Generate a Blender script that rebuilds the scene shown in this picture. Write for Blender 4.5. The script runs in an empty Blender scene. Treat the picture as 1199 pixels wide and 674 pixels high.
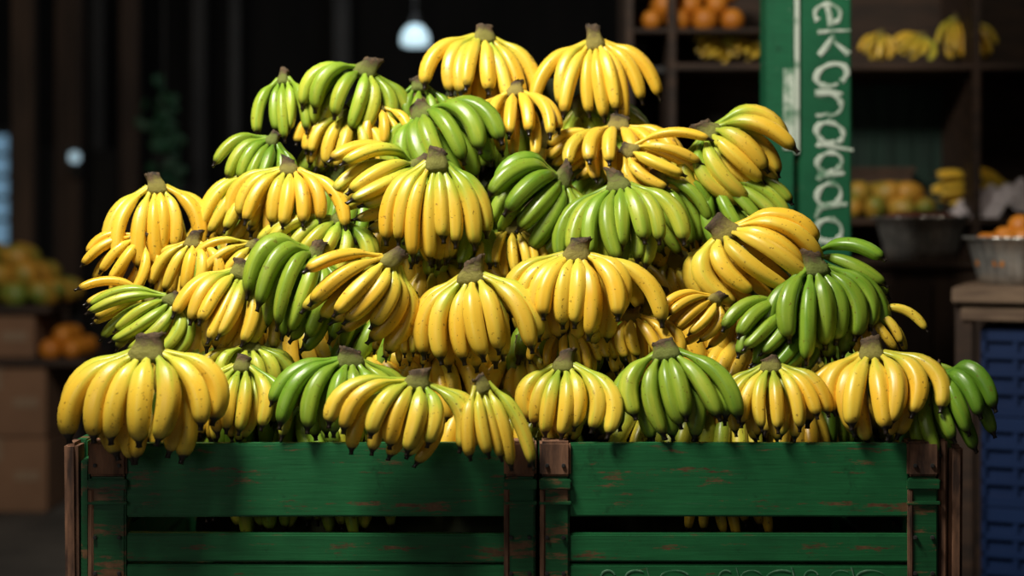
import bpy, bmesh, math, random
import numpy as np
from mathutils import Vector, Matrix
random.seed(23); rng=np.random.default_rng(5)
scene=bpy.context.scene

# ---------------- survey helper: the site was measured from the photo -------------
CAM_Y=-2.857; CAM_Z=1.2; F=2000.0; HZ=250.0
def W(px,py,y):
    d=y-CAM_Y
    return Vector(((px-599.5)/F*d, y, CAM_Z-(py-HZ)/F*d))
def link(o):
    scene.collection.objects.link(o); return o

# ---------------- materials ----------------
def newmat(name):
    m=bpy.data.materials.new(name); m.use_nodes=True
    nt=m.node_tree; b=nt.nodes['Principled BSDF']
    return m,nt,b
def N(nt,t,**kw):
    n=nt.nodes.new(t)
    for k,v in kw.items(): setattr(n,k,v)
    return n
def ramp(nt,stops,interp='LINEAR'):
    r=N(nt,'ShaderNodeValToRGB'); r.color_ramp.interpolation=interp
    e=r.color_ramp.elements
    e[0].position=stops[0][0]; e[0].color=(*stops[0][1],1)
    e[1].position=stops[-1][0]; e[1].color=(*stops[-1][1],1)
    for p,c in stops[1:-1]:
        x=e.new(p); x.color=(*c,1)
    return r
def mix(nt,fac,a,b,mode='MIX'):
    m=N(nt,'ShaderNodeMix',data_type='RGBA',blend_type=mode)
    for sock,v in ((m.inputs[0],fac),(m.inputs[6],a),(m.inputs[7],b)):
        if isinstance(v,(int,float)): sock.default_value=v
        elif isinstance(v,tuple): sock.default_value=(*v,1)
        else: nt.links.new(v,sock)
    return m.outputs[2]
def math_(nt,op,a,b=None,c=None):
    m=N(nt,'ShaderNodeMath',operation=op)
    for i,v in enumerate((a,b,c)):
        if v is None: continue
        if isinstance(v,(int,float)): m.inputs[i].default_value=v
        else: nt.links.new(v,m.inputs[i])
    return m.outputs[0]
def noise(nt,scale,detail=4,vec=None,rough=0.55):
    n=N(nt,'ShaderNodeTexNoise'); n.inputs['Scale'].default_value=scale
    n.inputs['Detail'].default_value=detail; n.inputs['Roughness'].default_value=rough
    if vec is not None: nt.links.new(vec,n.inputs['Vector'])
    return n.outputs['Fac']
def objvec(nt,scale=(1,1,1)):
    tc=N(nt,'ShaderNodeTexCoord'); mp=N(nt,'ShaderNodeMapping')
    mp.inputs['Scale'].default_value=scale
    nt.links.new(tc.outputs['Object'],mp.inputs['Vector']); return mp.outputs[0]
def bump(nt,b,h,strength=0.2,dist=0.002):
    n=N(nt,'ShaderNodeBump'); n.inputs['Strength'].default_value=strength
    n.inputs['Distance'].default_value=dist
    nt.links.new(h,n.inputs['Height']); nt.links.new(n.outputs[0],b.inputs['Normal'])
def noisy(name,c1,c2,scale=6,rough=0.7,stretch=(1,1,1),metal=0.0,bmp=0.2,lo=0.35,hi=0.65):
    m,nt,b=newmat(name); v=objvec(nt,stretch)
    f=noise(nt,scale,6,v); r=ramp(nt,[(lo,c1),(hi,c2)]); nt.links.new(f,r.inputs[0])
    nt.links.new(r.outputs[0],b.inputs['Base Color'])
    b.inputs['Roughness'].default_value=rough; b.inputs['Metallic'].default_value=metal
    if bmp: bump(nt,b,f,bmp,0.004)
    return m
def emit(name,col,s):
    m,nt,b=newmat(name); b.inputs['Base Color'].default_value=(*col,1)
    b.inputs['Emission Color'].default_value=(*col,1); b.inputs['Emission Strength'].default_value=s
    return m

def mat_banana():
    m,nt,b=newmat('banana_skin')
    at=N(nt,'ShaderNodeAttribute',attribute_name='bcol')
    sp=N(nt,'ShaderNodeSeparateColor'); nt.links.new(at.outputs['Color'],sp.inputs[0])
    v=objvec(nt)
    cb=N(nt,'ShaderNodeCombineXYZ')
    nt.links.new(math_(nt,'MULTIPLY',sp.outputs[1],4.0),cb.inputs[0])
    nt.links.new(math_(nt,'MULTIPLY',at.outputs['Alpha'],14.0),cb.inputs[1])
    nt.links.new(math_(nt,'MULTIPLY',sp.outputs[2],37.0),cb.inputs[2])
    fl=cb.outputs[0]
    f=noise(nt,18,3,v); st=noise(nt,1.2,3,fl,.5)
    a1=math_(nt,'MULTIPLY_ADD',f,0.20,-0.10); a2=math_(nt,'MULTIPLY_ADD',st,0.16,-0.08)
    rp=math_(nt,'ADD',math_(nt,'ADD',a1,a2),sp.outputs[0])
    r=ramp(nt,[(0.0,(0.060,0.165,0.012)),(0.25,(0.15,0.30,0.022)),(0.45,(0.31,0.45,0.040)),(0.62,(0.56,0.57,0.055)),(0.76,(0.82,0.60,0.062)),(1.0,(0.90,0.53,0.036))])
    nt.links.new(rp,r.inputs[0])
    rb=ramp(nt,[(0,(0.84,0.80,0.76)),(1,(1.0,1.0,1.0))]); nt.links.new(sp.outputs[2],rb.inputs[0])
    c=mix(nt,1.0,r.outputs[0],rb.outputs[0],'MULTIPLY')
    r2=ramp(nt,[(0.66,(0,0,0)),(0.70,(1,1,1))]); nt.links.new(noise(nt,140,2,v,0.6),r2.inputs[0])
    r3=ramp(nt,[(0.63,(0,0,0)),(0.69,(1,1,1))]); nt.links.new(noise(nt,34,6,v,0.72),r3.inputs[0])
    r4=ramp(nt,[(0.65,(0,0,0)),(0.69,(1,1,1))]); nt.links.new(noise(nt,2.6,8,fl,0.76),r4.inputs[0])
    mx=math_(nt,'MAXIMUM',math_(nt,'MAXIMUM',r2.outputs[0],r3.outputs[0]),r4.outputs[0])
    c=mix(nt,math_(nt,'MULTIPLY',mx,0.66),c,(0.13,0.060,0.012))
    nz=math_(nt,'MULTIPLY_ADD',noise(nt,90,4,v),0.05,sp.outputs[1])
    rt=ramp(nt,[(0.0,(0.30,0.30,0.30)),(0.07,(0,0,0)),(0.88,(0,0,0)),(0.93,(.5,.5,.5)),(0.95,(1,1,1))]); nt.links.new(nz,rt.inputs[0])
    c=mix(nt,rt.outputs[0],c,(0.014,0.009,0.006))
    nt.links.new(c,b.inputs['Base Color'])
    rr=ramp(nt,[(.3,(.26,.26,.26)),(.7,(.42,.42,.42))]); nt.links.new(noise(nt,40,4,v),rr.inputs[0]); nt.links.new(rr.outputs[0],b.inputs['Roughness'])
    b.inputs['Specular IOR Level'].default_value=0.5
    bump(nt,b,noise(nt,1.6,4,fl,.5),0.12,0.0015)
    return m
def mat_crown():
    m,nt,b=newmat('banana_crown')
    at=N(nt,'ShaderNodeAttribute',attribute_name='bcol')
    sp=N(nt,'ShaderNodeSeparateColor'); nt.links.new(at.outputs['Color'],sp.inputs[0])
    v=objvec(nt)
    f=noise(nt,75,7,v,0.75)
    g=ramp(nt,[(0,(0.09,0.15,0.02)),(0.5,(0.17,0.19,0.03)),(1,(0.32,0.24,0.05))]); nt.links.new(sp.outputs[0],g.inputs[0])
    br=ramp(nt,[(0.38,(0.014,0.010,0.006)),(0.70,(0.17,0.10,0.045))]); nt.links.new(f,br.inputs[0])
    ad=math_(nt,'MULTIPLY_ADD',f,0.9,sp.outputs[1])
    rr=ramp(nt,[(0.70,(0,0,0)),(0.95,(1,1,1))]); nt.links.new(ad,rr.inputs[0])
    c=mix(nt,rr.outputs[0],g.outputs[0],br.outputs[0])
    nt.links.new(c,b.inputs['Base Color']); b.inputs['Roughness'].default_value=0.75
    bump(nt,b,f,0.9,0.005)
    return m
def mat_paint(name,base,dark,wood,wear=0.62,rough=.5):
    m,nt,b=newmat(name)
    v=objvec(nt,(1.2,8,8)); v2=objvec(nt,(1,1,1)); v3=objvec(nt,(3,40,60))
    a=noise(nt,5,7,v2,.65); r=ramp(nt,[(0.3,dark),(0.7,base)]); nt.links.new(a,r.inputs[0])
    g=noise(nt,4,5,v3); rg=ramp(nt,[(0.3,(0.78,0.78,0.78)),(0.65,(1,1,1))]); nt.links.new(g,rg.inputs[0])
    c=mix(nt,1.0,r.outputs[0],rg.outputs[0],'MULTIPLY')
    w=noise(nt,5,10,v,0.78); rw=ramp(nt,[(wear,(0,0,0)),(wear+0.03,(1,1,1))]); nt.links.new(w,rw.inputs[0])
    w2=noise(nt,25,6,v2,0.7); wr=ramp(nt,[(0.35,wood),(0.65,tuple(x*0.35 for x in wood))]); nt.links.new(w2,wr.inputs[0])
    c=mix(nt,rw.outputs[0],c,wr.outputs[0])
    s=noise(nt,16,8,v2,0.8); rs=ramp(nt,[(0.57,(0,0,0)),(0.68,(1,1,1))]); nt.links.new(s,rs.inputs[0])
    c=mix(nt,math_(nt,'MULTIPLY',rs.outputs[0],.65),c,tuple(x*.22 for x in base))
    v4=objvec(nt,(1.5,60,22)); s2=noise(nt,6,6,v4,.7); r5=ramp(nt,[(.66,(0,0,0)),(.70,(1,1,1))]); nt.links.new(s2,r5.inputs[0])
    c=mix(nt,math_(nt,'MULTIPLY',r5.outputs[0],.4),c,(.10,.22,.13))
    nt.links.new(c,b.inputs['Base Color'])
    b.inputs['Roughness'].default_value=rough
    bump(nt,b,g,0.2,0.002)
    return m
M_BAN=mat_banana(); M_CROWN=mat_crown()
M_GREEN=mat_paint('green_painted_wood',(0.014,0.165,0.050),(0.007,0.10,0.030),(0.17,0.09,0.04),0.575)
M_GPOST=mat_paint('green_worn_wood',(0.011,0.12,0.038),(0.005,0.07,0.020),(0.22,0.11,0.05),0.54)
M_PILL=mat_paint('green_pillar_paint',(0.010,0.15,0.062),(0.005,0.09,0.038),(0.22,0.33,0.24),0.62)
M_BARE=noisy('bare_weathered_wood',(0.035,0.016,0.010),(0.27,0.13,0.07),7,0.85,(6,6,1.2),bmp=0.6)
M_DWOOD=noisy('dark_shelf_wood',(0.018,0.009,0.005),(0.050,0.024,0.012),5,0.7,(1,6,6))
M_TABLE=noisy('table_wood',(0.10,0.060,0.038),(0.24,0.16,0.10),5,0.7,(1,8,8))
M_CARD=noisy('cardboard',(0.15,0.078,0.042),(0.21,0.11,0.06),3,0.9,bmp=0.05)
M_TAPE=noisy('box_tape',(0.19,0.12,0.075),(0.23,0.15,0.09),3,0.5,bmp=0)
M_DARK=noisy('dark_metal',(0.012,0.012,0.013),(0.035,0.033,0.032),4,0.6)
M_WALL=noisy('dark_wall',(0.005,0.005,0.005),(0.014,0.012,0.011),2,0.95,(3,3,0.6))  # near-black mottled base for walls and ceiling
M_FLOOR=noisy('concrete_floor',(0.035,0.031,0.028),(0.075,0.066,0.058),3,0.8)
M_BLUE=noisy('blue_plastic',(0.004,0.018,0.075),(0.006,0.026,0.10),3,0.45,bmp=0.02)
M_FOIL=noisy('foil',(0.40,0.40,0.39),(0.68,0.67,0.64),20,0.35,metal=0.8,bmp=0.4)
M_WHITE=noisy('white_paint',(0.10,0.24,0.14),(0.56,0.64,0.55),26,0.7,bmp=0.1,lo=.34,hi=.52)
M_CHALK=noisy('faint_chalk',(0.02,0.14,0.06),(0.14,0.26,0.17),60,0.8,bmp=0,lo=.4,hi=.65)
M_CLOTH=noisy('plastic_sheet',(0.50,0.44,0.47),(0.74,0.68,0.70),6,0.5)
M_PAPER=noisy('paper_notice',(0.14,0.13,0.115),(0.20,0.185,0.165),6,0.8,bmp=0)
M_ORANGE=noisy('orange_peel',(0.48,0.15,0.010),(0.62,0.23,0.018),9,0.5,bmp=0.1)
M_MANGO=noisy('mango_skin',(0.14,0.19,0.025),(0.50,0.25,0.03),7,0.5,bmp=0.05,lo=0.4,hi=0.6)
M_CORE=noisy('dark_core_fill',(0.012,0.018,0.006),(0.04,0.045,0.012),12,0.9)  # dark green-brown filler colour for the heap's hidden core
M_LEAF=noisy('leaf',(0.010,0.05,0.02),(0.03,0.11,0.05),8,0.6)
M_GPANEL=noisy('dark_green_panel',(0.004,0.020,0.013),(0.008,0.035,0.022),3,0.6,(6,1,1))
M_BEAN=noisy('dried_chili',(0.10,0.02,0.012),(0.25,0.06,0.03),50,0.6)

# ---------------- banana hand generator ----------------
def sstep(a,b,x):
    t=np.clip((x-a)/(b-a),0,1); return t*t*(3-2*t)
TS=np.array([0,.05,.10,.15,.19,.23,.27,.32,.38,.46,.54,.62,.70,.77,.83,.875,.905,.93,.945,.96,.98,1.0])
TS_LO=np.array([0,.12,.20,.30,.42,.55,.68,.80,.88,.93,.95,1.0])
def rad_prof(t):
    return np.interp(t,[0,.08,.15,.20,.25,.31,.40,.55,.70,.80,.86,.895,.92,.94,.96,.98,1.0],
                       [.46,.36,.35,.44,.64,.82,.95,1.0,.98,.91,.81,.68,.50,.32,.25,.23,.28])
def finger(L,r,phi,a0,a1,base,side,flat,ripe,neck,lo=False):
    ts=TS_LO if lo else TS; ns=8 if lo else 15
    fine=np.linspace(0,1,81)
    cv=0.18*fine+0.82*sstep(.04,random.uniform(.82,1.0),fine)
    ang=a0+(a1-a0)*cv
    dr=np.cos(ang); dz=-np.sin(ang)
    R=np.concatenate([[0],np.cumsum((dr[1:]+dr[:-1])/2)])/80*L
    Z=np.concatenate([[0],np.cumsum((dz[1:]+dz[:-1])/2)])/80*L
    Rt=np.interp(ts,fine,R); Zt=np.interp(ts,fine,Z); At=np.interp(ts,fine,ang)
    e=np.array([math.sin(phi),-math.cos(phi),0]); zz=np.array([0,0,1.]); bn=np.cross(e,zz)
    C=base+Rt[:,None]*e+Zt[:,None]*zz+(side*L*ts**2)[:,None]*bn
    C[:,1]*=flat
    Nn=np.sin(At)[:,None]*e+np.cos(At)[:,None]*zz
    th=np.linspace(0,2*math.pi,ns,endpoint=False)
    q=5*th
    pr=1+0.065*np.cos(q)+0.018*np.cos(2*q)
    rr=r*rad_prof(ts)
    V=C[:,None,:]+(rr[:,None]*(pr*np.cos(th))[None])[:,:,None]*Nn[:,None,:]+(rr[:,None]*(pr*np.sin(th))[None])[:,:,None]*bn
    K=len(ts)
    verts=V.reshape(-1,3)
    i=np.arange(K-1)[:,None]*ns; j=np.arange(ns)[None]; j2=(j+1)%ns
    faces=np.stack([i+j,i+j2,i+ns+j2,i+ns+j],-1).reshape(-1,4)
    rp=ripe-neck*(1-sstep(0.15,0.68,ts))-0.30*neck*sstep(.74,.93,ts)
    rp=np.repeat(rp,ns)+0.0
    rp=rp-np.tile(0.08*(np.cos(5*th)>0.8),K)
    tri=np.abs(((th/(2*math.pi)+.5)%1)*2-1)
    col=np.stack([np.clip(rp,0,1),np.repeat(ts,ns),np.full(K*ns,random.random()),np.tile(tri,K)],-1)
    cap=[list(range((K-1)*ns,K*ns))]
    return verts,faces,cap,col
def crown(ripe,cw,h,lo=False):
    ns=18; zs=np.array([-.028,-.018,-.006,.004,.014,h,h+.001]); sx=np.array([1.0,1.18,1.06,.88,.80,.86,.72])
    th=np.linspace(0,2*math.pi,ns,endpoint=False)
    lean=random.uniform(-.45,.45); til=random.uniform(-.5,.5); cwj=random.uniform(.75,1.1); hj=random.uniform(.75,1.45)
    vs=[];cs=[]
    for k,(z,s) in enumerate(zip(zs,sx)):
        if z>0: z=z*hj
        j=1+rng.uniform(-.08,.08,ns)
        sq=1/np.power(np.abs(np.cos(th))**3.5+np.abs(np.sin(th))**3.5,1/3.5)
        x=cw*s*cwj*np.cos(th)*j*sq+lean*max(z,0); y=.0155*(1.15 if z<0 else 1)*s**.5*np.sin(th)*j*sq-.004
        zz=z+(rng.uniform(-.004,.004,ns) if k>=5 else 0)+ (til*x if k>=4 else 0)
        vs.append(np.stack([x,y,np.full(ns,0.)+zz],-1))
        cs.append(np.stack([np.full(ns,ripe),np.full(ns,[0,.1,.2,.35,.48,.66,1][k]),np.full(ns,.5),np.ones(ns)],-1))
    V=np.concatenate(vs); K=len(zs)
    i=np.arange(K-1)[:,None]*ns; j=np.arange(ns)[None]; j2=(j+1)%ns
    F4=np.stack([i+j,i+j2,i+ns+j2,i+ns+j],-1).reshape(-1,4)
    return V,F4,[list(range((K-1)*ns,K*ns)),list(range(ns-1,-1,-1))],np.concatenate(cs)
def hand(n=10,ripe=.9,neck=.2,spread=None,L=.212,r=None,a0=24,a1=None,flat=.66,inner=True,lo=False,rvar=.09):
    """verts, quads, ngons, cols, mats: crown at the origin, fingers fall along -Z, front = -Y"""
    if ripe<.62: ripe+=.04
    else: neck*=.85
    if spread is None: spread=random.uniform(76,88)
    if r is None: r=random.uniform(.0164,.0182)
    if a1 is None: a1=random.uniform(80,99)
    Vs=[];Q=[];G=[];C=[];qm=[];gm=[];off=0
    def add(res,mi):
        nonlocal off
        v,q,g,c=res
        Vs.append(v);Q.append(q+off);G.extend([[x+off for x in gg] for gg in g]);C.append(c)
        qm.extend([mi]*len(q));gm.extend([mi]*len(g)); off+=len(v)
    cw=.0235
    add(crown(ripe-neck*.8,cw,.021),1)
    S=math.radians(spread)
    skew=random.uniform(-.18,.18); grad=random.uniform(-.10,.10); swp=random.uniform(-.10,.10); lg=random.uniform(-.08,.08)
    for k in range(n):
        u=-1+2*k/(n-1) if n>1 else 0
        phi=(u+skew*(1-u*u))*S+math.radians(random.uniform(-4,4))
        aa0=math.radians(a0+20*math.cos(u*math.pi/2)**1.5+random.uniform(-7,7))
        aa1=math.radians(a1+random.uniform(-12,12)+8*math.cos(u*math.pi/2))
        base=np.array([cw*.9*u,-.008*math.cos(phi),-.008])
        add(finger(L*(1+lg*u)*random.uniform(.85,1.07),r*random.uniform(.90,1.07),phi,aa0,aa1,base,swp+random.uniform(-.07,.07),flat,ripe+grad*u+random.uniform(-rvar,rvar*.7),neck*random.uniform(.6,1.25),lo),0)
    if inner:
        m=max(3,n-3)
        for k in range(m):
            u=-1+2*k/(m-1)
            phi=u*S*.9+math.radians(random.uniform(-8,8))
            aa0=math.radians(a0+40+random.uniform(-6,6)); aa1=math.radians(a1+14+random.uniform(-10,10))
            base=np.array([cw*.8*u,.012,-.016])
            add(finger(L*random.uniform(.88,1.0),r*random.uniform(.86,.97),phi,aa0,aa1,base,random.uniform(-.08,.08),flat*.5,ripe+random.uniform(-rvar,rvar*.7),neck,lo),0)
    return [np.concatenate(Vs),np.concatenate(Q),G,np.concatenate(C),qm,gm]
def rot(V,roll=0,pitch=0,yaw=0):
    a=math.radians(yaw); c,s=math.cos(a),math.sin(a)
    V=V@np.array([[c,-s,0],[s,c,0],[0,0,1]]).T
    a=math.radians(pitch); c,s=math.cos(a),math.sin(a)
    V=V@np.array([[1,0,0],[0,c,s],[0,-s,c]]).T
    a=math.radians(roll); c,s=math.cos(a),math.sin(a)
    V=V@np.array([[c,0,-s],[0,1,0],[s,0,c]]).T
    return V
def mesh_from(name,parts):
    Vs=[];faces=[];C=[];mats=[];off=0
    for V,Q,G,c,qm,gm in parts:
        Vs.append(V);C.append(c)
        faces.extend((Q+off).tolist()); mats.extend(qm)
        faces.extend([[x+off for x in g] for g in G]); mats.extend(gm)
        off+=len(V)
    V=np.concatenate(Vs);C=np.concatenate(C)
    me=bpy.data.meshes.new(name); me.from_pydata(V.tolist(),[],faces)
    me.materials.append(M_BAN);me.materials.append(M_CROWN)
    me.polygons.foreach_set('material_index',mats)
    me.polygons.foreach_set('use_smooth',[True]*len(faces))
    ca=me.color_attributes.new('bcol','FLOAT_COLOR','POINT')
    ca.data.foreach_set('color',C.astype(np.float32).ravel())
    me.update()
    return me
ROWY=lambda cy: float(np.interp(cy,[60,85,150,250,360,470],[.47,.45,.37,.25,.13,.035]))
def bunch(x0,y0,x1,y1,roll=None,pitch=None,yaw=None,n=10,ripe=.9,neck=.2,dy=0,y=None,grow=4,**kw):
    x0-=grow;x1+=grow;y0-=grow*.4;y1+=grow*.6
    if roll is None: roll=random.uniform(-9,9)
    if pitch is None: pitch=random.uniform(2,20)
    if yaw is None: yaw=random.uniform(-22,22)
    cy=(y0+y1)/2; yy=(ROWY(cy) if y is None else y)+dy; d=yy-CAM_Y
    asp=(x1-x0)/(y1-y0)
    if 'a0' not in kw and abs(roll)<21: kw['a0']=min(36,max(10,28-(asp-1.1)*42))
    n=max(4,int(round(n*.84)))
    h=hand(n=n,ripe=ripe,neck=neck,**kw)
    V=rot(h[0],roll,pitch,yaw)
    mn=V.min(0);mx=V.max(0)
    sx=(x1-x0)/F*d/(mx[0]-mn[0]); sz=(y1-y0)/F*d/(mx[2]-mn[2]); s=math.sqrt(sx*sz)
    sx=min(max(sx,.86*s),1.16*s); sz=min(max(sz,.86*s),1.16*s)
    V=(V-(mn+mx)/2)*np.array([sx,s,sz]); h[0]=V
    o=link(bpy.data.objects.new('banana_bunch',mesh_from('banana_bunch',[h])))
    o.location=W((x0+x1)/2,cy,yy)
    return o

B=[
 (495,27,632,142,dict(n=11,ripe=.93,neck=.35,pitch=12,roll=0)),
 (622,27,773,148,dict(n=11,ripe=.93,neck=.15,pitch=6,inner=False,a1=80,yaw=0,roll=2)),
 (545,92,655,188,dict(n=7,ripe=.95,neck=.1,dy=-.01,pitch=30,a1=80)),
 (298,78,362,166,dict(n=6,ripe=.47,neck=.15,spread=60,inner=False,r=.021)),
 (455,88,530,170,dict(n=6,ripe=.38,neck=.1,dy=.03)),
 (354,66,478,168,dict(n=8,ripe=.54,neck=.18,roll=-24,yaw=15,dy=-.02,a0=10,a1=100)),
 (345,120,450,205,dict(n=8,ripe=.85,neck=.3,dy=.02,roll=-16)),
 (405,118,480,185,dict(n=5,ripe=.93,neck=.1,dy=.0,roll=10)),
 (252,152,345,240,dict(n=8,ripe=.44,neck=.2,roll=-25,r=.019)),
 (235,190,320,290,dict(n=7,ripe=.80,neck=.35,roll=-20,dy=.02)),
 (262,180,408,288,dict(n=10,ripe=.92,neck=.25,dy=-.03,pitch=8)),
 (443,112,588,238,dict(n=9,ripe=.42,neck=.12,roll=28,dy=-.01,a0=6,a1=98)),
 (386,165,520,285,dict(n=9,ripe=.78,neck=.35,roll=-48,dy=-.03,a0=5,a1=98,r=.018)),
 (448,170,574,312,dict(n=9,ripe=.88,neck=.40,dy=-.07,pitch=5,spread=75,yaw=6,roll=2,a1=86)),
 (127,202,250,322,dict(n=9,ripe=.93,neck=.25,dy=.02)),
 (98,268,190,350,dict(n=7,ripe=.93,neck=.1,roll=-28,dy=.03)),
 (165,270,262,350,dict(n=7,ripe=.90,neck=.1,dy=.03)),
 (572,178,705,312,dict(n=9,ripe=.42,neck=.10,roll=-42,yaw=10,a0=0,a1=100,r=.020)),
 (650,196,803,318,dict(n=10,ripe=.50,neck=.12,dy=-.04,roll=3)),
 (745,195,835,300,dict(n=7,ripe=.40,neck=.08,roll=25,dy=.03)),
 (640,150,730,215,dict(n=6,ripe=.93,neck=.1,roll=-40,dy=.05)),
 (662,132,800,215,dict(n=8,ripe=.93,neck=.1,pitch=25,a1=85,dy=.01,roll=5)),
 (728,150,832,228,dict(n=6,ripe=.93,neck=.1,roll=58,dy=-.03)),
 (795,122,930,248,dict(n=8,ripe=.87,neck=.42,roll=44,dy=-.02,a0=5,a1=100,r=.0185)),
 (800,205,935,290,dict(n=8,ripe=.44,neck=.1,roll=30,dy=.03)),
 (803,245,965,365,dict(n=10,ripe=.93,neck=.15,roll=40,dy=-.03,a0=6,a1=98,r=.018)),
 (925,285,1045,380,dict(n=7,ripe=.38,neck=.1,roll=50,dy=.03)),
 (893,292,1044,424,dict(n=10,ripe=.34,neck=.08,roll=10,dy=-.03,a1=96)),
 (846,345,960,436,dict(n=8,ripe=.35,neck=.08,roll=-32,dy=0,a1=98)),
 (1000,355,1083,425,dict(n=6,ripe=.88,neck=.1,roll=35,dy=.02)),
 (590,278,779,408,dict(n=12,ripe=.94,neck=.20,dy=-.06,pitch=4,a0=14,yaw=0,roll=0,a1=92,r=.0168)),
 (481,298,634,436,dict(n=10,ripe=.92,neck=.30,dy=-.03,pitch=4,a1=84,roll=6)),
 (348,294,492,414,dict(n=8,ripe=.92,neck=.28,roll=-38,dy=-.05,spread=70,a1=86,r=.018)),
 (292,272,412,416,dict(n=8,ripe=.44,neck=.10,roll=-24,dy=-.01,a0=2,a1=102,r=.020)),
 (300,245,440,340,dict(n=9,ripe=.72,neck=.35,roll=-20,dy=.01)),
 (207,303,325,420,dict(n=9,ripe=.91,neck=.45,roll=-14,dy=-.01)),
 (225,280,320,350,dict(n=7,ripe=.86,neck=.25,roll=-35,dy=.03)),
 (100,335,225,425,dict(n=8,ripe=.58,neck=.15,roll=-40,dy=-.01)),
 (90,325,190,400,dict(n=6,ripe=.88,neck=.2,roll=-60,dy=.02)),
 (70,390,263,544,dict(n=10,ripe=.91,neck=.34,dy=-.10,pitch=6,a0=16,a1=96,yaw=0,r=.0178,roll=0)),
 (222,416,340,519,dict(n=8,ripe=.86,neck=.40)),
 (320,406,480,520,dict(n=10,ripe=.43,neck=.10,roll=-6)),
 (381,434,567,546,dict(n=10,ripe=.85,neck=.38,dy=-.095,roll=-14,a0=8,a1=90,r=.017)),
 (545,435,622,552,dict(n=6,ripe=.86,neck=.28,dy=-.09,spread=50,pitch=5,inner=False,roll=14,r=.021)),
 (603,412,728,520,dict(n=9,ripe=.85,neck=.38)),
 (717,397,864,519,dict(n=10,ripe=.44,neck=.10,dy=-.02,a1=92)),
 (847,417,968,519,dict(n=9,ripe=.88,neck=.34)),
 (943,394,1106,520,dict(n=10,ripe=.92,neck=.28,dy=-.02,r=.0178,roll=3)),
 (1070,422,1162,540,dict(n=7,ripe=.28,neck=.05,roll=28,dy=-.02,a0=6,a1=94,r=.022,spread=60,yaw=-15)),
 (1040,420,1130,500,dict(n=6,ripe=.33,neck=.05,roll=30,dy=.03)),
 (770,340,855,408,dict(n=7,ripe=.92,neck=.1,roll=-40,dy=.01)),
 (700,360,800,438,dict(n=8,ripe=.92,neck=.1,dy=.01)),
 (620,375,720,445,dict(n=8,ripe=.90,neck=.1,dy=.02)),
 (440,350,520,430,dict(n=7,ripe=.85,neck=.1,dy=.03)),
 (235,395,345,470,dict(n=8,ripe=.6,neck=.1,dy=.03)),
 (470,240,600,330,dict(n=8,ripe=.40,neck=.1,dy=.05)),
 (560,255,640,330,dict(n=7,ripe=.86,neck=.1,dy=.04)),
 # hanging inside the crates, seen through the slat gap
 (240,520,350,632,dict(n=9,ripe=.62,neck=.1,y=.085,flat=.4,inner=False,pitch=5)),
 (355,520,460,632,dict(n=9,ripe=.55,neck=.1,y=.085,flat=.4,inner=False,pitch=5)),
 (805,520,920,634,dict(n=9,ripe=.95,neck=.1,y=.085,flat=.4,inner=False,pitch=5)),
]
for b in B: bunch(*b[:4],**b[4])

# ---- inner heap: the rest of the bananas that fill the mound, all the way round
parts=[]
CX=.01; CYH=.54
lv=[(500,95,1110),(445,110,1085),(390,125,1050),(335,140,1000),(280,170,930),(235,215,890),(190,330,830),(155,400,790)]
rings=[]
for py,xl,xr in lv:
    yf=ROWY(py-15)+.12
    a=W(xl+65,py,yf);bb=W(xr-65,py,yf)
    cx=(a.x+bb.x)/2; hx=(bb.x-a.x)/2; hy=max(CYH-yf,.04)
    z=a.z; rings.append((cx,hx,hy,z))
    per=math.pi*(3*(hx+hy)-math.sqrt((3*hx+hy)*(hx+3*hy)))
    cnt=max(5,int(per/.125))
    for k in range(cnt):
        th=2*math.pi*(k+random.uniform(-.2,.2))/cnt
        nx,ny=math.cos(th)/hx,math.sin(th)/hy
        az=math.degrees(math.atan2(ny,nx))+90
        rp=random.choice([.92,.9,.88,.4,.36,.6,.9])
        h=hand(n=8,ripe=rp,neck=.2,inner=False,lo=True,L=.17,r=.017,spread=82,a1=84)
        V=rot(h[0],random.uniform(-30,30),random.uniform(0,25),0)
        V=rot(V,0,0,az)
        h[0]=V+np.array([cx+hx*math.cos(th),CYH+hy*math.sin(th),z+.055])
        parts.append(h)
heap=link(bpy.data.objects.new('banana_heap',mesh_from('banana_heap',parts)))
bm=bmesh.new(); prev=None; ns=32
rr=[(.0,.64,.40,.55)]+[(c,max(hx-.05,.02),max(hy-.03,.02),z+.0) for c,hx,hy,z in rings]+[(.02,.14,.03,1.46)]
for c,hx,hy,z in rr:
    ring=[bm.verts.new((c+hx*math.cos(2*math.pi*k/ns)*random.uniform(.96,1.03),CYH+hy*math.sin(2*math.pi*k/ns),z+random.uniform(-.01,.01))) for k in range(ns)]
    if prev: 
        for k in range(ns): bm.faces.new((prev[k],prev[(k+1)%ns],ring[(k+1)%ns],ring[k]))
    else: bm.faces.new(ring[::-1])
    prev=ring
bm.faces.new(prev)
me=bpy.data.meshes.new('dark_core'); bm.to_mesh(me); bm.free(); me.materials.append(M_CORE)  # added dark mound closing the gaps, where more bananas would lie
core=link(bpy.data.objects.new('dark_core',me)); core.parent=heap

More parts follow.
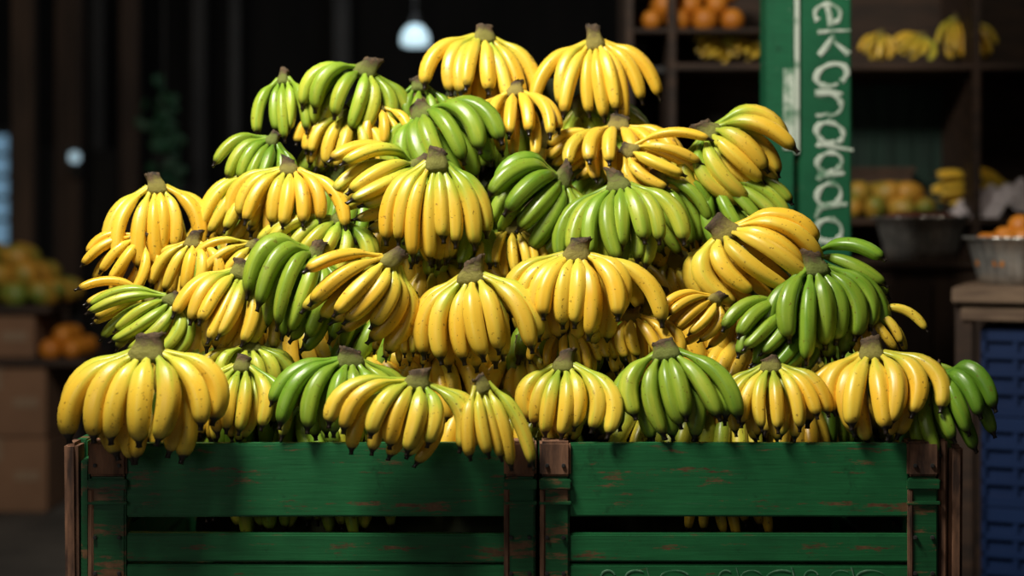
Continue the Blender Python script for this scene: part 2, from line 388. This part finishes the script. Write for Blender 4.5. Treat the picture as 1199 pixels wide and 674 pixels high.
# ---------------- generic builders ----------------
class MB:
    def __init__(s,name,mats): s.name=name;s.mats=mats;s.bm=bmesh.new()
    def box(s,lo,hi,mat=0,bev=.003,rz=0,ry=0,rx=0):
        lo=Vector(lo);hi=Vector(hi);c=(lo+hi)/2;sz=hi-lo
        t=bmesh.new(); bmesh.ops.create_cube(t,size=1)
        for v in t.verts: v.co=Vector((v.co.x*sz.x,v.co.y*sz.y,v.co.z*sz.z))
        if bev: bmesh.ops.bevel(t,geom=t.edges[:],offset=min(bev,min(sz)*.3),segments=2,affect='EDGES')
        R=Matrix.Rotation(math.radians(rz),4,'Z')@Matrix.Rotation(math.radians(ry),4,'Y')@Matrix.Rotation(math.radians(rx),4,'X')
        s._add(t,Matrix.Translation(c)@R,mat)
    def _add(s,t,M,mat,smooth=False):
        mp={}
        for v in t.verts: mp[v]=s.bm.verts.new(M@v.co)
        for f in t.faces:
            try: nf=s.bm.faces.new([mp[v] for v in f.verts]); nf.material_index=mat; nf.smooth=smooth
            except ValueError: pass
        t.free()
    def ball(s,c,r,mat=0,sc=(1,1,1),taper=0,rotz=0,roty=0,seg=16):
        t=bmesh.new(); bmesh.ops.create_uvsphere(t,u_segments=seg,v_segments=seg//2+2,radius=1)
        for v in t.verts:
            x,y,z=v.co; k=1+taper*x
            dz=-.12*math.exp(-((x*x+y*y)/.03)) if z>0 else 0
            v.co=Vector((x*sc[0],y*sc[1]*k,(z+dz)*sc[2]*k))*r
        s._add(t,Matrix.Translation(Vector(c))@Matrix.Rotation(rotz,4,'Z')@Matrix.Rotation(roty,4,'Y'),mat,True)
    def lathe(s,c,prof,mat=0,seg=32,flute=0,nf=16,sy=1):
        t=bmesh.new(); rings=[]
        for r,z in prof:
            rings.append([t.verts.new(((r*(1+flute*math.cos(nf*2*math.pi*k/seg)))*math.cos(2*math.pi*k/seg),sy*(r*(1+flute*math.cos(nf*2*math.pi*k/seg)))*math.sin(2*math.pi*k/seg),z)) for k in range(seg)])
        for a,b in zip(rings,rings[1:]):
            for k in range(seg): t.faces.new((a[k],a[(k+1)%seg],b[(k+1)%seg],b[k]))
        t.faces.new(rings[0][::-1])
        s._add(t,Matrix.Translation(Vector(c)),mat,True)
    def done(s,origin=None):
        if origin is None:
            xs=[v.co for v in s.bm.verts]
            o=Vector((sum(v.x for v in xs),sum(v.y for v in xs),sum(v.z for v in xs)))/len(xs)
        else: o=Vector(origin)
        for v in s.bm.verts: v.co-=o
        bmesh.ops.recalc_face_normals(s.bm,faces=s.bm.faces[:])
        me=bpy.data.meshes.new(s.name); s.bm.to_mesh(me); s.bm.free()
        for m in s.mats: me.materials.append(m)
        ob=link(bpy.data.objects.new(s.name,me)); ob.location=o; return ob

def strokes(name,polys,width,mat,plane_y,parent=None):
    """hand painted marks: flat ribbons on a vertical face"""
    cu=bpy.data.curves.new(name,'CURVE'); cu.dimensions='3D'; cu.bevel_depth=width/2; cu.bevel_resolution=2
    for pts in polys:
        sp=cu.splines.new('POLY'); sp.points.add(len(pts)-1)
        for i,(p,(x,z)) in enumerate(zip(sp.points,pts)):
            p.co=(x,0,z,1); p.radius=.85+.4*math.sin(i*1.1+x*300)
    ob=bpy.data.objects.new(name,cu); link(ob)
    dg=bpy.context.evaluated_depsgraph_get(); me=bpy.data.meshes.new_from_object(ob.evaluated_get(dg))
    bpy.data.objects.remove(ob)
    for v in me.vertices: v.co.y*=.12
    me.materials.clear(); me.materials.append(mat)
    o=link(bpy.data.objects.new(name,me)); o.location=(0,plane_y,0)
    if parent: o.parent=parent; o.matrix_parent_inverse=Matrix.Translation(-parent.location)
    return o

# ---------------- crates ----------------
def X0(px): return (px-599.5)/700
def Z0(py): return CAM_Z-(py-HZ)/700
def crate(xa,xb,pl,pr,outer):
    m=MB('wooden_crate',[M_GREEN,M_GPOST,M_BARE,M_DARK])
    D=1.0; top=Z0(517)
    rows=[(605,519),(658,625),(716,661),(775,722)]
    zz=[(Z0(a),Z0(b)) for a,b in rows]+[(.36,.435),(.27,.34),(.16,.24),(.04,.13)]
    bx0,bx1=pl[1],pr[0]
    for i,(z0,z1) in enumerate(zz):
        m.box((bx0-.004,.002,z0),(bx1+.004,.024,z1),0,.003,ry=random.uniform(-.2,.2))
        m.box((xa+.01,D-.024,z0),(xb-.01,D-.002,z1),0,.003)
        for xs in (xa,xb-.022):
            m.box((xs,.05,z0),(xs+.022,D-.05,z1),1,.003)
    for (p0,p1) in (pl,pr):
        zc=Z0(557)
        m.box((p0,-.006,zc),(p1,.045,top+.001),2,.004)
        m.box((p0+.002,-.004,0),(p1-.002,.045,zc-.001),1,.003)
        m.box((p0-.001,-.009,Z0(572)),(p1+.001,0.0,Z0(560)),1,.002)
        m.box((p0-.001,-.008,Z0(590)),(p1+.001,0.0,Z0(586)),1,.001)
        for q in (p0+.012,p1-.012):
            for zq in (.78,.66,.60):
                m.box((q-.003,-.010,zq-.003),(q+.003,-.004,zq+.003),3,.001)
        m.box((p0,D-.045,0),(p1,D+.004,top),1,.004)
        m.box((p0+(.0),-.0075,.05),(p0+.009,0,zc-.02),2,.003)
    if outer[0]:
        m.box((xa-.002,.0,0),(pl[0]-.016,.055,top-.002),2,.006,ry=-.5)
        m.box((pl[0]-.015,.006,0),(pl[0]-.001,.05,top-.03),1,.003)
    if outer[1]:
        m.box((pr[1]+.001,.002,0),(pr[1]+.016,.05,top+.004),2,.004)
        m.box((pr[1]+.017,.004,0),(xb+.002,.06,top-.006),2,.006,ry=.4)
    m.box((xa+.02,.03,.03),(xb-.02,D-.03,.05),2,.002)
    return m.done((xa,0,0))
cl=crate(X0(78),X0(629),(X0(104),X0(149)),(X0(590),X0(628)),(True,False))
cr=crate(X0(631),X0(1126),(X0(632),X0(668)),(X0(1062),X0(1099)),(False,True))
sq=[]
def arc(cx,cz,rx,rz,a0,a1,n=14): return [(cx+rx*math.cos(math.radians(a0+(a1-a0)*k/n)),cz+rz*math.sin(math.radians(a0+(a1-a0)*k/n))) for k in range(n+1)]
for i,px in enumerate([712,745,790,850,880,915,950,985,1020]):
    sq.append(arc(X0(px),Z0(676),.012+.006*(i%3),.012,20+30*(i%2),300-40*(i%3)))
    if i%2: sq.append([(X0(px+12),Z0(664)),(X0(px+18),Z0(686))])
strokes('chalk_scribble',sq,.0028,M_CHALK,.001,cr)

# ---------------- green pillar with painted lettering ----------------
PY=1.3
def Xp(px): return (px-599.5)/F*(PY-CAM_Y)
def Zp(py): return CAM_Z-(py-HZ)/F*(PY-CAM_Y)
m=MB('green_pillar',[M_PILL,M_WHITE,M_GPOST])
m.box((Xp(937),PY,0),(Xp(997),PY+.12,3.6),0,.004)
m.box((Xp(898),PY+.01,0),(Xp(931),PY+.12,3.6),0,.004)
m.box((Xp(929),PY+.03,0),(Xp(939),PY+.11,3.6),2,0)
m.box((Xp(931),PY-.004,Zp(180)),(Xp(936),PY+.03,3.6),1,.001)
m.box((Xp(918),PY+.006,Zp(175)),(Xp(930),PY+.0101,Zp(80)),1,0)
pill=m.done((Xp(947),PY,0))
def glyph(ch,s):
    o=[]
    jt=lambda: random.uniform(-.06,.06)
    sl=random.uniform(-.25,.25)
    def tr(a,b): return (s*(a+sl*(b-.5)),s*b)
    def A(cu,cv,ru,rv,a0,a1):
        ru+=jt();rv+=jt(); o.append([tr(cu+ru*math.cos(math.radians(a0+(a1-a0)*k/16)),cv+rv*math.sin(math.radians(a0+(a1-a0)*k/16))) for k in range(17)])
    def Ln(*p): o.append([tr(a+jt(),b+jt()) for a,b in p])
    if ch=='o': A(.5,.5,.38,.46,40,385)
    if ch=='k': Ln((.1,0),(.12,.6),(.15,1.1));Ln((.85,.95),(.45,.6),(.15,.45),(.5,.3),(.85,0))
    if ch=='n': Ln((.1,0),(.1,.5),(.12,.95));A(.48,.45,.36,.45,170,0);Ln((.84,.45),(.86,.2),(.9,0))
    if ch=='d': A(.42,.42,.36,.40,30,380);Ln((.8,1.15),(.78,.5),(.78,.1),(.95,0))
    if ch=='a': A(.42,.45,.36,.42,30,380);Ln((.78,.95),(.8,.5),(.8,.15),(1.0,0))
    if ch=='e': A(.45,.45,.38,.45,10,310);Ln((.1,.42),(.45,.5),(.82,.52))
    return o
pol=[]
pos=[('d',-32,33),('e',2,33),('k',34,36),('o',70,36),('n',106,34),('d',140,38),('a',176,34),('a',212,38),('a',256,34)]
for ch,py,sz in pos:
    dx=random.uniform(-3,2)
    for pl in glyph(ch,sz): pol.append([(Xp(956+dx+v),Zp(py+u)) for u,v in pl])
strokes('painted_lettering',pol,.014,M_WHITE,PY-.001,pill)

# ---------------- room shell ----------------
def shell(name,lo,hi,mat):
    m=MB(name,[mat]); m.box(lo,hi,0,0); return m.done()
shell('floor',(-5,-5,-.1),(5,9.2,0),M_FLOOR)
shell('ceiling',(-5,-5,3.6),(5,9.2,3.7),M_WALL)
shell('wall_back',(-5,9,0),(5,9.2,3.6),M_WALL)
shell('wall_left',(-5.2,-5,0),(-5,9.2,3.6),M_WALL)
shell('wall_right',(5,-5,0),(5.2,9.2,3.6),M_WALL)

# ---------------- left background ----------------
yl=4.0
def carton_w(x0,x1,z0,z1,y,dep=.45):
    m=MB('cardboard_box',[M_CARD,M_TAPE]); m.box((x0,y,z0),(x1,y+dep,z1),0,.006)
    cx=(x0+x1)/2
    m.box((cx-.03,y-.002,z1-.09),(cx+.03,y+.01,z1-.001),1,0)
    m.box((cx-.03,y+.001,z1-.005),(cx+.03,y+dep-.001,z1+.001),1,0)
    m.box((x1-.13,y-.002,(z0+z1)/2-.02),(x1-.03,y+.003,(z0+z1)/2+.02),1,0)
    return m.done()
s=(yl-CAM_Y)/F
xr=(55-599.5)*s
zl=lambda py: CAM_Z-(py-HZ)*s
carton_w(xr-.42,xr,0.0,zl(513),yl)
carton_w(xr-.42,xr-.005,zl(512),zl(430),yl)
m=MB('market_rack',[M_DWOOD,M_DARK])
m.box((xr-.9,yl-.02,zl(428)),(xr+.16,yl+.5,zl(420)),0,.004)
m.box((xr-.9,yl-.03,zl(366)),(xr+.02,yl+.5,zl(358)),0,.004)
for x in (xr-.03,xr-.9): m.box((x,yl+.46,0),(x+.04,yl+.5,zl(358)),1,.003)
m.box((xr+.12,yl+.44,0),(xr+.16,yl+.48,zl(420)),1,.003)
m.done()
carton_w(xr-.50,xr-.05,zl(419),zl(368),yl)
def fruit(name,centers,r,mat,sc=(1.35,1,1),taper=-.12):
    m=MB(name,[mat])
    for c in centers: m.ball(c,r*random.uniform(.85,1.1),0,sc,taper,random.uniform(0,6.3),random.uniform(-.4,.4))
    return m.done()
def heap_pts(x0,x1,y0,y1,z,r,layers):
    pts=[]
    for l in range(layers):
        sh=l*r*1.05
        x=x0+sh
        while x<=x1-sh+1e-6:
            yy=y0+sh*.6
            while yy<=y1-sh*.6+1e-6:
                pts.append((x+random.uniform(-.1,.1)*r,yy+random.uniform(-.1,.1)*r,z+r*.85+l*r*1.35)); yy+=2.1*r
            x+=2.25*r
    return pts
fruit('mango_pile',heap_pts(xr-.40,xr+.03,yl+.05,yl+.4,zl(358),.055,3),.055,M_MANGO)
fruit('orange_pile',heap_pts(xr+.0,xr+.14,yl+.05,yl+.35,zl(420),.04,3),.042,M_ORANGE,(1,1,1),0)
def post(px,w,y,mat=M_DARK,ztop=3.6):
    x=(px-599.5)/F*(y-CAM_Y); m=MB('timber_post',[mat]); m.box((x-w/2,y,0),(x+w/2,y+w,ztop),0,.008)
    m.box((x-w*.8,y-.02,0),(x+w*.8,y+w+.02,.12),0,.008); return m.done()
M_GREYP=noisy('grey_post',(0.026,0.025,0.025),(0.055,0.050,0.046),3,.9,(4,4,.5))
M_BRNP=noisy('brown_post',(0.030,0.018,0.012),(0.070,0.040,0.025),3,.9,(4,4,.5))
for px,w,y,mt in [(25,.10,5.2,M_BRNP),(78,.13,6.4,M_BRNP),(112,.08,7.2,M_GREYP),(150,.10,6.8,M_BRNP),(232,.08,7.6,M_GREYP),(275,.06,8.0,M_DARK),(400,.1,8.2,M_DARK)]:
    post(px,w,y,mt)
def sheet(name,px0,px1,py0,py1,y,mat):
    a=W(px0,py1,y);b=W(px1,py0,y); bm=bmesh.new(); n=60; pv=None
    for k in range(n+1):
        x=a.x+(b.x-a.x)*k/n; yy=y+.02*math.sin(k*1.6)
        v=(bm.verts.new((x,yy,max(a.z,0))),bm.verts.new((x,yy,b.z)))
        if pv: bm.faces.new((pv[0],v[0],v[1],pv[1]))
        pv=v
    me=bpy.data.meshes.new(name); bm.to_mesh(me); bm.free(); me.materials.append(mat)
    ob=link(bpy.data.objects.new(name,me)); so=ob.modifiers.new('thick','SOLIDIFY'); so.thickness=.004; return ob
sheet('corrugated_sheet',40,135,175,700,7.0,M_GREYP)
sheet('corrugated_sheet',150,300,215,700,8.3,M_DARK)
M_SKY=emit('window_daylight',(0.25,0.46,0.66),.40)
m=MB('window_1',[M_SKY,M_DARK]); a=W(-75,285,8.9);b=W(9,158,8.9)
m.box((a.x,8.93,a.z),(b.x,8.96,b.z),0,0)
m.box((a.x-.05,8.9,a.z-.05),(b.x+.05,8.99,a.z),1,.004);m.box((a.x-.05,8.9,b.z),(b.x+.05,8.99,b.z+.05),1,.004)
for x in (a.x-.03,b.x): m.box((x,8.9,a.z),(x+.03,8.99,b.z),1,.004)
for k in range(1,5): m.box((a.x,8.9,a.z+(b.z-a.z)*k/5),(b.x,8.94,a.z+(b.z-a.z)*k/5+.03),1,.002)
m.done()
m=MB('wall_lantern',[emit('lantern_glow',(0.55,0.75,0.85),.45),M_DARK]); c=W(88,184,6.3)
m.box((c.x-.025,6.26,c.z-.03),(c.x+.025,6.32,c.z+.03),0,.01); m.box((c.x-.04,6.25,c.z+.03),(c.x+.04,6.33,c.z+.05),1,.004)
m.box((c.x-.04,6.25,c.z-.05),(c.x+.04,6.33,c.z-.03),1,.004); m.box((c.x-.015,6.3,c.z-.09),(c.x+.015,6.41,c.z-.045),1,.002); m.done()
m=MB('hanging_plant',[M_LEAF,M_DARK]); c=W(192,160,6.0)
for k in range(60):
    p=Vector((c.x+random.gauss(0,.045),6.0+random.gauss(0,.05),c.z+random.gauss(0,.13)))
    m.ball(p,.035,0,(1.5,.15,.7),-.4,random.uniform(0,6.3),random.uniform(-1,1),seg=8)
m.lathe((c.x,6,c.z-.2),[(.04,0),(.08,.1),(.085,.11)],1,16)
m.box((c.x-.003,5.997,c.z-.1),(c.x+.003,6.003,3.6),1,0); m.done()
c=W(486,40,6.0)
m=MB('pendant_lamp',[emit('lamp_glass',(0.55,0.76,0.85),1.1),M_DARK])
m.lathe((c.x,6,c.z-.055),[(.0,-.012),(.045,-.01),(.070,.0),(.074,.02),(.066,.06),(.042,.09),(.026,.105)],0,24)
m.lathe((c.x,6,c.z+.045),[(.03,0),(.032,.02),(.02,.05),(.012,.06),(.002,.065)],1,16)
m.box((c.x-.005,5.995,c.z+.1),(c.x+.005,6.005,3.6),1,0); m.done()

# ---------------- right background: shelving ----------------
ys=2.5; s=(ys-CAM_Y)/F
xs=lambda px:(px-599.5)*s
zs=lambda py:CAM_Z-(py-HZ)*s
m=MB('wooden_shelving',[M_DWOOD,M_GPANEL])
for py in (33,): m.box((xs(735),ys,zs(py+5)),(xs(898),ys+.4,zs(py)),0,.004)
m.box((xs(783),ys-.01,zs(82)),(xs(1260),ys+.4,zs(74)),0,.004)
for py in (255,): m.box((xs(783),ys-.01,zs(py+8)),(xs(1260),ys+.4,zs(py)),0,.004)
for px in (787,1143,1255,737): m.box((xs(px)-.012,ys-.012,0),(xs(px)+.012,ys+.4,zs(-120)),0,.004)
m.box((xs(740),ys+.4,0),(xs(1260),ys+.42,zs(-120)),0,0)
m.box((xs(1000),ys+.385,zs(250)),(xs(1142),ys+.399,zs(88)),1,0)
for k in range(6): m.box((xs(1002+k*24),ys+.375,zs(250)),(xs(1005+k*24),ys+.386,zs(88)),1,0)
m.done()
def sb(x0,y0,x1,y1,**k): bunch(x0,y0,x1,y1,y=ys+.12,grow=0,**k)
sb(806,38,862,74,n=7,ripe=.9,neck=.1,roll=-35,pitch=20)
sb(845,38,900,74,n=7,ripe=.88,neck=.1,roll=-20,pitch=20)
sb(1005,32,1052,74,n=6,ripe=.9,neck=.1,roll=-10)
sb(1045,36,1098,74,n=7,ripe=.86,neck=.1,roll=-35)
sb(1093,13,1135,74,n=6,ripe=.92,neck=.15,roll=-12)
sb(1123,16,1170,74,n=6,ripe=.92,neck=.15,roll=15)
fruit('orange_pile',heap_pts(xs(765),xs(890),ys+.06,ys+.3,zs(33),.038,3),.038,M_ORANGE,(1,1,1),0)
fruit('mango_pile',heap_pts(xs(998),xs(1095),ys+.05,ys+.25,zs(255),.036,2),.036,M_MANGO)
bunch(1090,200,1150,252,y=ys+.12,n=7,ripe=.9,neck=.1,roll=-70)
bunch(1125,196,1190,250,y=ys+.16,n=7,ripe=.85,neck=.1,roll=-75)
m=MB('fruit_carton',[M_BRNP]); m.box((xs(1008),ys+.27,zs(254)),(xs(1092),ys+.37,zs(193)),0,.004)
m.box((xs(1004),ys+.265,zs(200)),(xs(1096),ys+.374,zs(193)),0,.003); m.done()
m=MB('paper_notice',[M_PAPER]); m.box((xs(845),ys+.385,zs(188)),(xs(905),ys+.398,zs(125)),0,.001); m.box((xs(850),ys+.383,zs(140)),(xs(898),ys+.386,zs(135)),0,0); m.done()
m=MB('plastic_jug',[M_PAPER,M_DARK]); c=W(755,74,2.35)
m.lathe((c.x,2.75,zs(74)),[(.035,0),(.042,.01),(.042,.09),(.02,.12),(.018,.13)],0,20); m.lathe((c.x,2.75,zs(74)+.13),[(.02,0),(.02,.02),(.001,.021)],1,16); 
m.box((c.x-.1,2.62,zs(74)-.02),(c.x+.1,2.9,zs(74)),1,.002); jug=m.done()

# ---------------- right foreground table, baskets, blue crates ----------------
yc=1.9; s2=(yc-CAM_Y)/F
m=MB('wooden_cabinet',[M_BRNP,M_DWOOD]); xa=(1030-599.5)*s2; xb=(1150-599.5)*s2; zt=CAM_Z-(306-HZ)*s2
m.box((xa,yc,0),(xb,yc+.45,zt-.02),0,.004); m.box((xa-.01,yc-.015,zt-.02),(xb+.02,yc+.46,zt),1,.004)
m.box((xa+.02,yc-.008,.1),((xa+xb)/2-.004,yc+.002,zt-.06),0,.003); m.box(((xa+xb)/2+.004,yc-.008,.1),(xb-.02,yc+.002,zt-.06),0,.003)
m.done()
def basket(cx,cy,z,r,h,fill,fr,fm):
    m=MB('foil_basket',[M_FOIL,fm,M_BARE])
    m.lathe((cx,cy,z),[(r*.74,0),(r*.80,h*.25),(r*.88,h*.6),(r*.97,h*.92),(r*1.04,h*.95),(r*1.05,h),(r*.97,h*1.0),(r*.85,h*.6),(r*.7,.012)],0,96,.018,24)
    if fill=='flat':
        m.lathe((cx,cy,z+h*.55),[(r*.86,0),(r*.93,h*.42),(r*.5,h*.55),(.001,h*.58)],1,32)
    else:
        for l,(rad,cnt) in enumerate([(.62,8),(.3,4),(.62,9),(.28,4),(.0,1)]):
            for k in range(cnt):
                a=2*math.pi*k/max(cnt,1)+l; zz=[.5,.5,.82,.95,1.2][l]
                m.ball((cx+r*rad*math.cos(a),cy+r*rad*math.sin(a),z+h*zz),fr,1)
    return m.done()
basket((1078-599.5)/F*(2.1-CAM_Y),2.1,zt,.132,.125,'flat',0,M_BEAN)
ztab=1.015; yt=1.45; xt=(1114-599.5)/F*(yt-CAM_Y)
m=MB('wooden_table',[M_TABLE,M_DWOOD])
for k in range(4): m.box((0,k*.11,ztab-.04),(1.3,.106+k*.11,ztab),0,.004)
m.box((.02,.02,ztab-.085),(1.28,.045,ztab-.041),0,.003)
for x in (.005,1.22):
    for yq in (.03,.37): m.box((x,yq,0),(x+.045,yq+.045,ztab-.04),1,.004)
tb=m.done((0,0,0)); tb.location=(xt,yt,0); tb.rotation_euler=(0,0,math.radians(-22))
basket((1195-599.5)/F*(yt+.18-CAM_Y),yt+.18,ztab,.14,.125,'round',.034,M_ORANGE)
bm=bmesh.new(); bmesh.ops.create_grid(bm,x_segments=40,y_segments=30,size=1)
for v in bm.verts:
    x,y,_=v.co; z=.10*max(0,1-x*x*.9-y*y*.8)+.02*math.sin(9*x+3*y)*math.cos(7*y-2*x)+.012*math.sin(19*x-13*y)
    v.co=Vector((x*.2,y*.10,max(z,0)))
for f in bm.faces: f.smooth=True
me=bpy.data.meshes.new('plastic_sheet'); bm.to_mesh(me); bm.free(); me.materials.append(M_CLOTH)
o=link(bpy.data.objects.new('plastic_sheet',me)); o.location=((1185-599.5)/F*(2.62-CAM_Y),2.60,zs(255)+.001)
so=o.modifiers.new('t','SOLIDIFY'); so.thickness=.003
def blue_crate(z0,rz):
    m=MB('blue_plastic_crate',[M_BLUE]); w=.56;d=.30;h=.228; x0=0;z=0;y0=0
    for k,(a,b) in enumerate([(0,.03),(.055,.075),(.10,.12),(.145,.165),(.19,h)]):
        t=.02 if k in(0,4) else .012
        m.box((x0,y0,a),(x0+w,y0+t,b),0,.003); m.box((x0,y0+d-t,a),(x0+w,y0+d,b),0,.003)
        m.box((x0,y0,a),(x0+t,y0+d,b),0,.003); m.box((x0+w-t,y0,a),(x0+w,y0+d,b),0,.003)
    for k in range(8):
        x=x0+k*(w-.015)/7; m.box((x,y0+.002,0),(x+.015,y0+.014,h),0,.002)
    for k in range(5):
        y=y0+k*(d-.015)/4; m.box((x0+.002,y,0),(x0+.014,y+.015,h),0,.002)
    m.box((x0+.006,y0+.006,0),(x0+w-.006,y0+d-.006,.01),0,.002)
    m.box((x0+.01,y0+.012,0),(x0+w-.01,y0+.018,h-.02),0,0); m.box((x0+.012,y0+.01,0),(x0+.018,y0+d-.01,h-.02),0,0)
    o=m.done((0,0,0)); a=math.radians(rz); o.rotation_euler=(0,0,a)
    ox,oy=.065,.055; o.location=(xt+ox*math.cos(a)-oy*math.sin(a),yt+ox*math.sin(a)+oy*math.cos(a),z0)
    return o
for k in range(4): blue_crate(k*.2285,-22+random.uniform(-.8,.8))

# ---------------- light ----------------
def area(name,loc,target,size,power,col):
    l=bpy.data.lights.new(name,'AREA'); l.size=size; l.energy=power; l.color=col
    o=link(bpy.data.objects.new(name,l)); o.location=loc
    o.rotation_euler=(Vector(target)-Vector(loc)).to_track_quat('-Z','Y').to_euler(); return o
area('key_overhead',(-.95,-.75,3.25),(.0,.25,1.1),.65,122,(1,.94,.82))  # added overhead key light; the ceiling has no skylight
area('front_fill',(-2.0,-3.0,1.8),(.0,.2,1.0),1.2,8,(1,.96,.90))  # added weak fill from the front left, no visible source
area('shelf_fill_right',(1.6,1.0,2.9),(1.4,2.6,1.3),.5,5,(1,.88,.7))  # added warm fill on the right shelves, no lamp stands there
area('rack_fill_left',(-2.3,2.6,3.0),(-2.2,4.4,.9),.5,4.5,(1,.85,.66))  # added warm fill for the left rack, without a lamp
area('pendant_throw',(-.5,5.6,2.9),(-1.5,8.2,1.4),.4,5,(.8,.9,1))
w=bpy.data.worlds.new('market_ambient'); scene.world=w; w.use_nodes=True
w.node_tree.nodes['Background'].inputs[0].default_value=(.90,.92,1,1); w.node_tree.nodes['Background'].inputs[1].default_value=.05

# ---------------- camera ----------------
cd=bpy.data.cameras.new('camera'); cam=link(bpy.data.objects.new('camera',cd))
cam.location=(0,CAM_Y,CAM_Z); cam.rotation_euler=(math.pi/2,0,0)
cd.sensor_width=36; cd.lens=F/1199*36; cd.shift_y=-(337-HZ)/1199; cd.shift_x=0
cd.dof.use_dof=True; cd.dof.focus_distance=2.98; cd.dof.aperture_fstop=1.8
scene.camera=cam
scene.view_settings.view_transform='Standard'; scene.view_settings.look='None'
